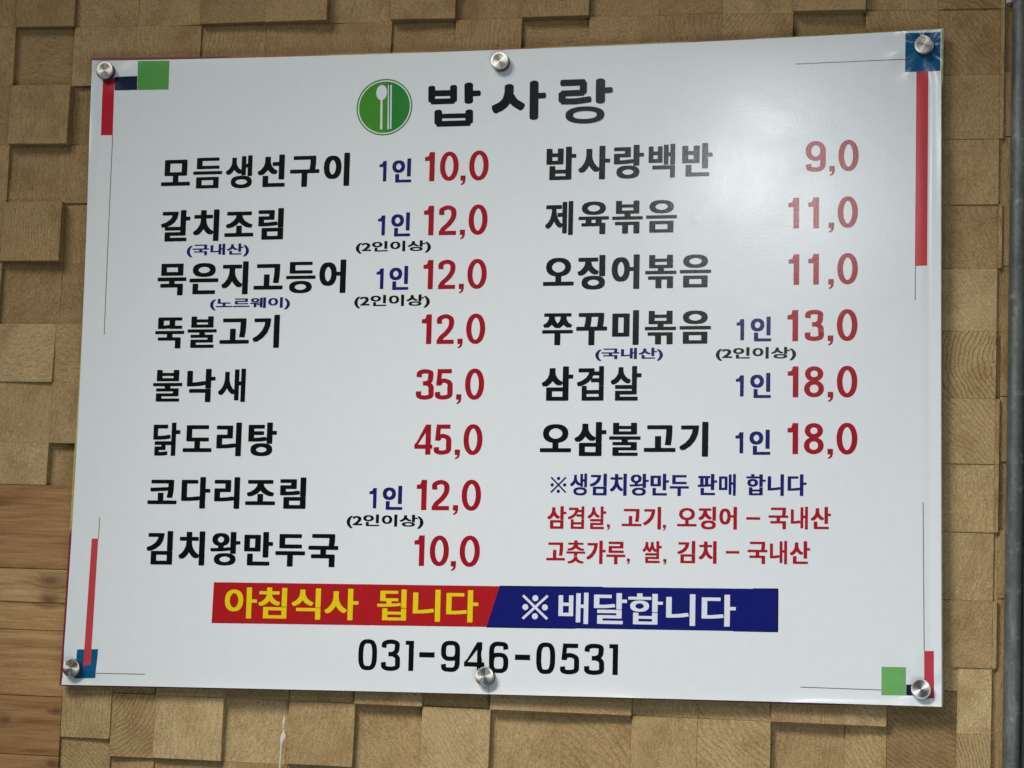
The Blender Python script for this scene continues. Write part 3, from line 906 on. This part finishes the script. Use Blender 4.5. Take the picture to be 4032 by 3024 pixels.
    def comma(self, u, v, w):
        """square head at the baseline v with a hooked tail"""
        self.poly([(u, v + w), (u + w, v + w), (u + w, v + .1 * w), (u + .84 * w, v - .45 * w), (u + .5 * w, v - .72 * w), (u + .12 * w, v - .85 * w), (u + .08 * w, v - .58 * w), (u + .38 * w, v - .42 * w), (u + .52 * w, v), (u, v)])

    def build(self, name, mat, lvl=.25, parent=sign):
        mb = MB(); mb.add(lift(self.pts, lvl), self.fs)
        return mb.build(name, mat, parent)


# restaurant name in heavy rounded lettering
ink = Ink()
K = 1.07 * .6103 / 2.745
for w, pts in TITLE:
    ink.stroke(smooth_path(pts), w * K, cap=.55)
ce, rx, ry, ix, iy = MARK['title_ring']
rxo, ryo, rxi, ryi = rx[0] - ce[0], ry[1] - ce[1], ix[0] - ce[0], iy[1] - ce[1]
ink.stroke(oval(ce[0], ce[1], (rxo + rxi) / 2, (ryo + ryi) / 2, 2.3), (rxo - rxi, ryo - ryi), True)
ink.build('title_lettering', M_TITLE)

# round green emblem: spoon and chopsticks
ce = MARK['emblem'][0]; er = 40.8
ink = Ink()
t = np.linspace(0, 2 * np.pi, 96, endpoint=False)
split = -160.6 - ce[0]
right = [(ce[0] + r_ * math.cos(q), ce[1] + r_ * math.sin(q)) for r_ in (er * .905,) for q in np.linspace(-math.acos(split / (er * .905)), math.acos(split / (er * .905)), 50)]
left = [(ce[0] + er * .905 * math.cos(q), ce[1] + er * .905 * math.sin(q)) for q in np.linspace(math.acos(split / (er * .905)), 2 * math.pi - math.acos(split / (er * .905)), 50)]
ink.poly(left)
ink.stroke(oval(ce[0], ce[1], er * .975, er * .975, 2, 96), er * .045, True)
em = ink.build('emblem', M_LOGO)
ink = Ink(); ink.poly(right); ink.build('emblem_half', M_LOGO2, parent=em)
ink = Ink()
sh_ = MARK['spoon_head']
ink.poly(oval(sh_[0][0], sh_[0][1] + .2, 7.8, 10.9, 2, 40)); ink.poly(MARK['spoon_handle'])
ink.build('spoon_mark', M_WTXT, .4, em)
for k in ('stick1', 'stick2'):
    ink = Ink(); ink.poly(MARK[k]); ink.build('chopstick_mark', M_WTXT, .4, em)

# banner in two colours
rb = patch('red_banner', MARK['ban_red'], M_BRED, .15, step=20)
bb = patch('blue_banner', MARK['ban_blue'], M_BBLUE, .15, step=20)
ink = Ink()
q = [np.array(p) for p in MARK['ban_blue']]
for a, b in ((0, 1), (1, 2), (2, 3)): ink.stroke([q[a], q[b]], 1.3)
ink.build('banner_outline', M_BLACK, .22, bb)

# prices, portion counts and the telephone number
LAY = {'1': (-1.50, .335), '0': (-.985, .63), '2': (-.985, .575), '3': (-.99, .585), '8': (-1.02, .62), '5': (-.98, .575), '9': (-1.025, .63)}
for text, (u0, v0, u1, v1) in PRICES:
    ink = Ink(); H = v1 - v0
    sv, sh = .174 * H, .137 * H
    ink.glyph('0', u0, v0, u1 - u0, H, sv, sh)
    ink.comma(u0 - .282 * H, v0 + .005 * H, .172 * H)
    d = text[:-2]
    one_units = d[-1] == '1'
    off, w = (-.915, .335) if one_units else LAY[d[-1]]
    ink.glyph(d[-1], u0 + off * H, v0 + .01 * H, w * H, H * .98, sv, sh)
    if len(d) == 2:
        off, w = {'1': (-1.535 if d[1] in '183' else -1.50, .335), '3': (-1.606, .58), '4': (-1.635, .60)}[d[0]]
        ink.glyph(d[0], u0 + off * H, v0 + .01 * H, w * H, H * .98, sv, sh)
    ink.build('price_lettering', M_RED)

ink = Ink()
for ch, (u0, v0, u1, v1) in PHONE:
    if ch == '1':
        ink.stroke([(u1 - 3.5, v0), (u1 - 3.5, v1)], 7.0); ink.poly([(u0, v1 - 5.4), (u0, v1), (u1 - 4, v1), (u1 - 4, v1 - 5.4)])
    else:
        ink.glyph(ch, u0, v0, u1 - u0, v1 - v0, 6.9, 5.8, p=3.0)
ink.build('phone_lettering', M_BLACK)


# ---- lettering set in type
def text_arrays(s, spacing=1.0):
    c = bpy.data.curves.new('type', 'FONT'); c.body = s; c.resolution_u = 4; c.fill_mode = 'FRONT'; c.space_character = spacing
    o = bpy.data.objects.new('type', c); COL.objects.link(o)
    bpy.context.view_layer.update()
    me = bpy.data.meshes.new_from_object(o.evaluated_get(bpy.context.evaluated_depsgraph_get()))
    v = np.zeros(len(me.vertices) * 3); me.vertices.foreach_get('co', v)
    f = [tuple(p.vertices) for p in me.polygons]
    up = sum(p.normal.z for p in me.polygons) >= 0
    bpy.data.objects.remove(o); bpy.data.curves.remove(c); bpy.data.meshes.remove(me)
    if not up: f = [q[::-1] for q in f]
    return v.reshape(-1, 3)[:, :2], f


DENSE_ACROSS = '제백새배매생내웨쌀닭겹살'      # syllables with many uprights: thinner uprights
DENSE_DOWN = '볶육쭈뚝불듬등춧춤룸음뱝됩합왕'   # syllables with many level strokes
ADV = None


def set_type(name, s, bx, mat, wx, wy, lvl=.25, parent=sign, spacing=1.0):
    """type fitted into the box bx; wx, wy thicken the uprights and the level strokes (mm)"""
    global ADV
    if ADV is None:
        one, two = text_arrays('이')[0], text_arrays('이이')[0]
        ADV = float(np.ptp(two[:, 0]) - np.ptp(one[:, 0]))
    parts = [(s, *text_arrays(s, spacing))] if any(ord(c) < 256 for c in s) else []
    if not parts:
        for i, c in enumerate(s):
            v, f = text_arrays(c)
            parts.append((c, v + np.array([i * ADV * spacing, 0]), f))
    allv = np.concatenate([v for _, v, _ in parts])
    lo, hi = allv.min(0), allv.max(0)
    u0, v0, u1, v1 = bx
    sc = np.array([(u1 - u0 - wx) / (hi[0] - lo[0]), (v1 - v0 - wy) / (hi[1] - lo[1])])
    mb = MB()
    for c, v, f in parts:
        fx = .66 if c in DENSE_ACROSS else 1.0
        fy = .62 if c in DENSE_DOWN else 1.0
        q = (v - lo) * sc + np.array([u0 + wx / 2, v0 + wy / 2])
        for k, (du, dv) in enumerate(((0, 0), (-.93, -.93), (.93, -.93), (-.93, .93), (.93, .93), (-1, 0), (1, 0), (0, -1), (0, 1))):
            pts = np.concatenate([q + np.array([du * wx * fx / 2, dv * wy * fy / 2]), np.full((len(q), 1), k * .008)], 1)
            mb.add(lift(pts, lvl), f)
    return mb.build(name, mat, parent)


STYLE = {'item': ('item_lettering', M_BLACK, 4.5, 2.1, 1.10), 'origin': ('origin_lettering', M_NAVY, 1.9, .6, 1.0), 'minimum': ('minimum_lettering', M_BLACK, 1.9, .6, 1.0),
         'serving': ('serving_lettering', M_NAVY, 2.7, 1.5, 1.0), 'notice_blue': ('notice_lettering', M_NAVY, 2.3, 1.0, 1.04), 'notice_red': ('notice_lettering', M_NOTE, 2.3, 1.0, 1.04),
         'yellow': ('banner_lettering', M_YEL, 3.0, 1.4, 1.0), 'white': ('banner_lettering', M_WTXT, 3.0, 1.4, 1.0)}
k1 = 0
for kind, s, bx in TEXTS:
    name, mat, wx, wy, spc = STYLE[kind]
    par = rb if kind == 'yellow' else bb if kind == 'white' else sign
    o = set_type(name, s, bx, mat, wx, wy, .35 if par is not sign else .25, par, spc)
    if kind == 'serving':
        ink = Ink(); u0, v0, u1, v1 = ONES[k1]; k1 += 1
        ink.glyph('1', u0, v0, u1 - u0, v1 - v0, 5.0, 4.0)
        n_ = ink.build('serving_figure', M_NAVY, .25, o)


def reference_mark(name, bx, mat, w, dot, lvl, parent):
    (u0, v1), (u1, v0) = bx
    ink = Ink()
    ink.stroke([(u0 + .6, v0 + .6), (u1 - .6, v1 - .6)], w); ink.stroke([(u0 + .6, v1 - .6), (u1 - .6, v0 + .6)], w)
    cu, cv = (u0 + u1) / 2, (v0 + v1) / 2
    for a, b in ((0, 1), (0, -1), (1, 0), (-1, 0)):
        ink.poly(oval(cu + a * ((u1 - u0) / 2 - dot), cv + b * ((v1 - v0) / 2 - dot), dot, dot, 2, 24))
    return ink.build(name, mat, lvl, parent)


reference_mark('reference_mark', MARK['ref_a'], M_NAVY, 2.2, 2.3, .25, sign)
reference_mark('reference_mark', MARK['ref_b'], M_WTXT, 3.4, 4.1, .35, bb)
for k in ('dash1', 'dash2'):
    (a, b), (c, d) = MARK[k]
    ink = Ink(); m_ = (b + d) / 2; ink.poly([(a, m_ - 1.7), (c, m_ - 1.7), (c, m_ + 1.7), (a, m_ + 1.7)]); ink.build('notice_dash', M_NOTE)
for (u, v), base in zip(MARK['commas'], (-222.4, -222.4, -268.0, -268.0)):
    ink = Ink(); ink.comma(u + 1.2, base, 4.2); ink.build('notice_comma', M_NOTE)

# ------------------------------------------------------------------ steel caps that hold the sign
R_ = 12.7
prof = [(0, 9.5), (R_ * .25, 9.5), (R_ * .5, 9.5), (R_ * .75, 9.5), (R_ - .4, 9.5), (R_ - .1, 9.4), (R_, 9.1), (R_, -1.5)]
mb = MB(); seg = 72
vs, fs = [], []
for r, h in prof[1:]:
    for k in range(seg):
        a = 2 * math.pi * k / seg
        vs.append((r * math.cos(a), -h, r * math.sin(a)))
vs.append((0, -9.5, 0)); c0 = len(vs) - 1
for k in range(seg): fs.append((c0, k, (k + 1) % seg))
for i in range(len(prof) - 2):
    for k in range(seg):
        a, b = i * seg + k, i * seg + (k + 1) % seg
        fs.append((a, a + seg, b + seg, b))
mb.add(vs, fs)
cap0 = mb.build('steel_cap', M_STEEL, smooth=True)
cap0.data.set_sharp_from_angle(angle=math.radians(35))
cap0.data.materials.append(M_CAP_SHADE)
for p_ in cap0.data.polygons:
    if abs(p_.normal.y) < .2: p_.material_index = 1  # sides get the darkened steel, shade put into its colour
CL = ['round steel cap above the red bar beside the navy block, holding the sign corner',
      'round steel cap above the restaurant name, at the middle of the upper edge',
      'round steel cap on the large teal square of the sign',
      'round steel cap at the corner overlapping the small teal square under a coral bar',
      'round steel cap touching the foot of the telephone number',
      'round steel cap between the short navy block and crimson bar, near a green square']
TILT = [(.030, .02), (.012, -.02), (-.03, .015), (.02, -.025), (-.015, .0), (.0, .02)]
for i, (cu, cv) in enumerate(CAPS):
    o = cap0 if i == 0 else cap0.copy()
    if i: COL.objects.link(o)
    ca, sa = math.cos(ANG), math.sin(ANG)
    o.location = ((cu * ca - cv * sa) * MM, 0, (cu * sa + cv * ca) * MM)
    o.rotation_euler = (TILT[i][0], random.uniform(0, 6.28), TILT[i][1])
    tag(o, CL[i], 'steel cap', 'steel caps fixing the menu sign')
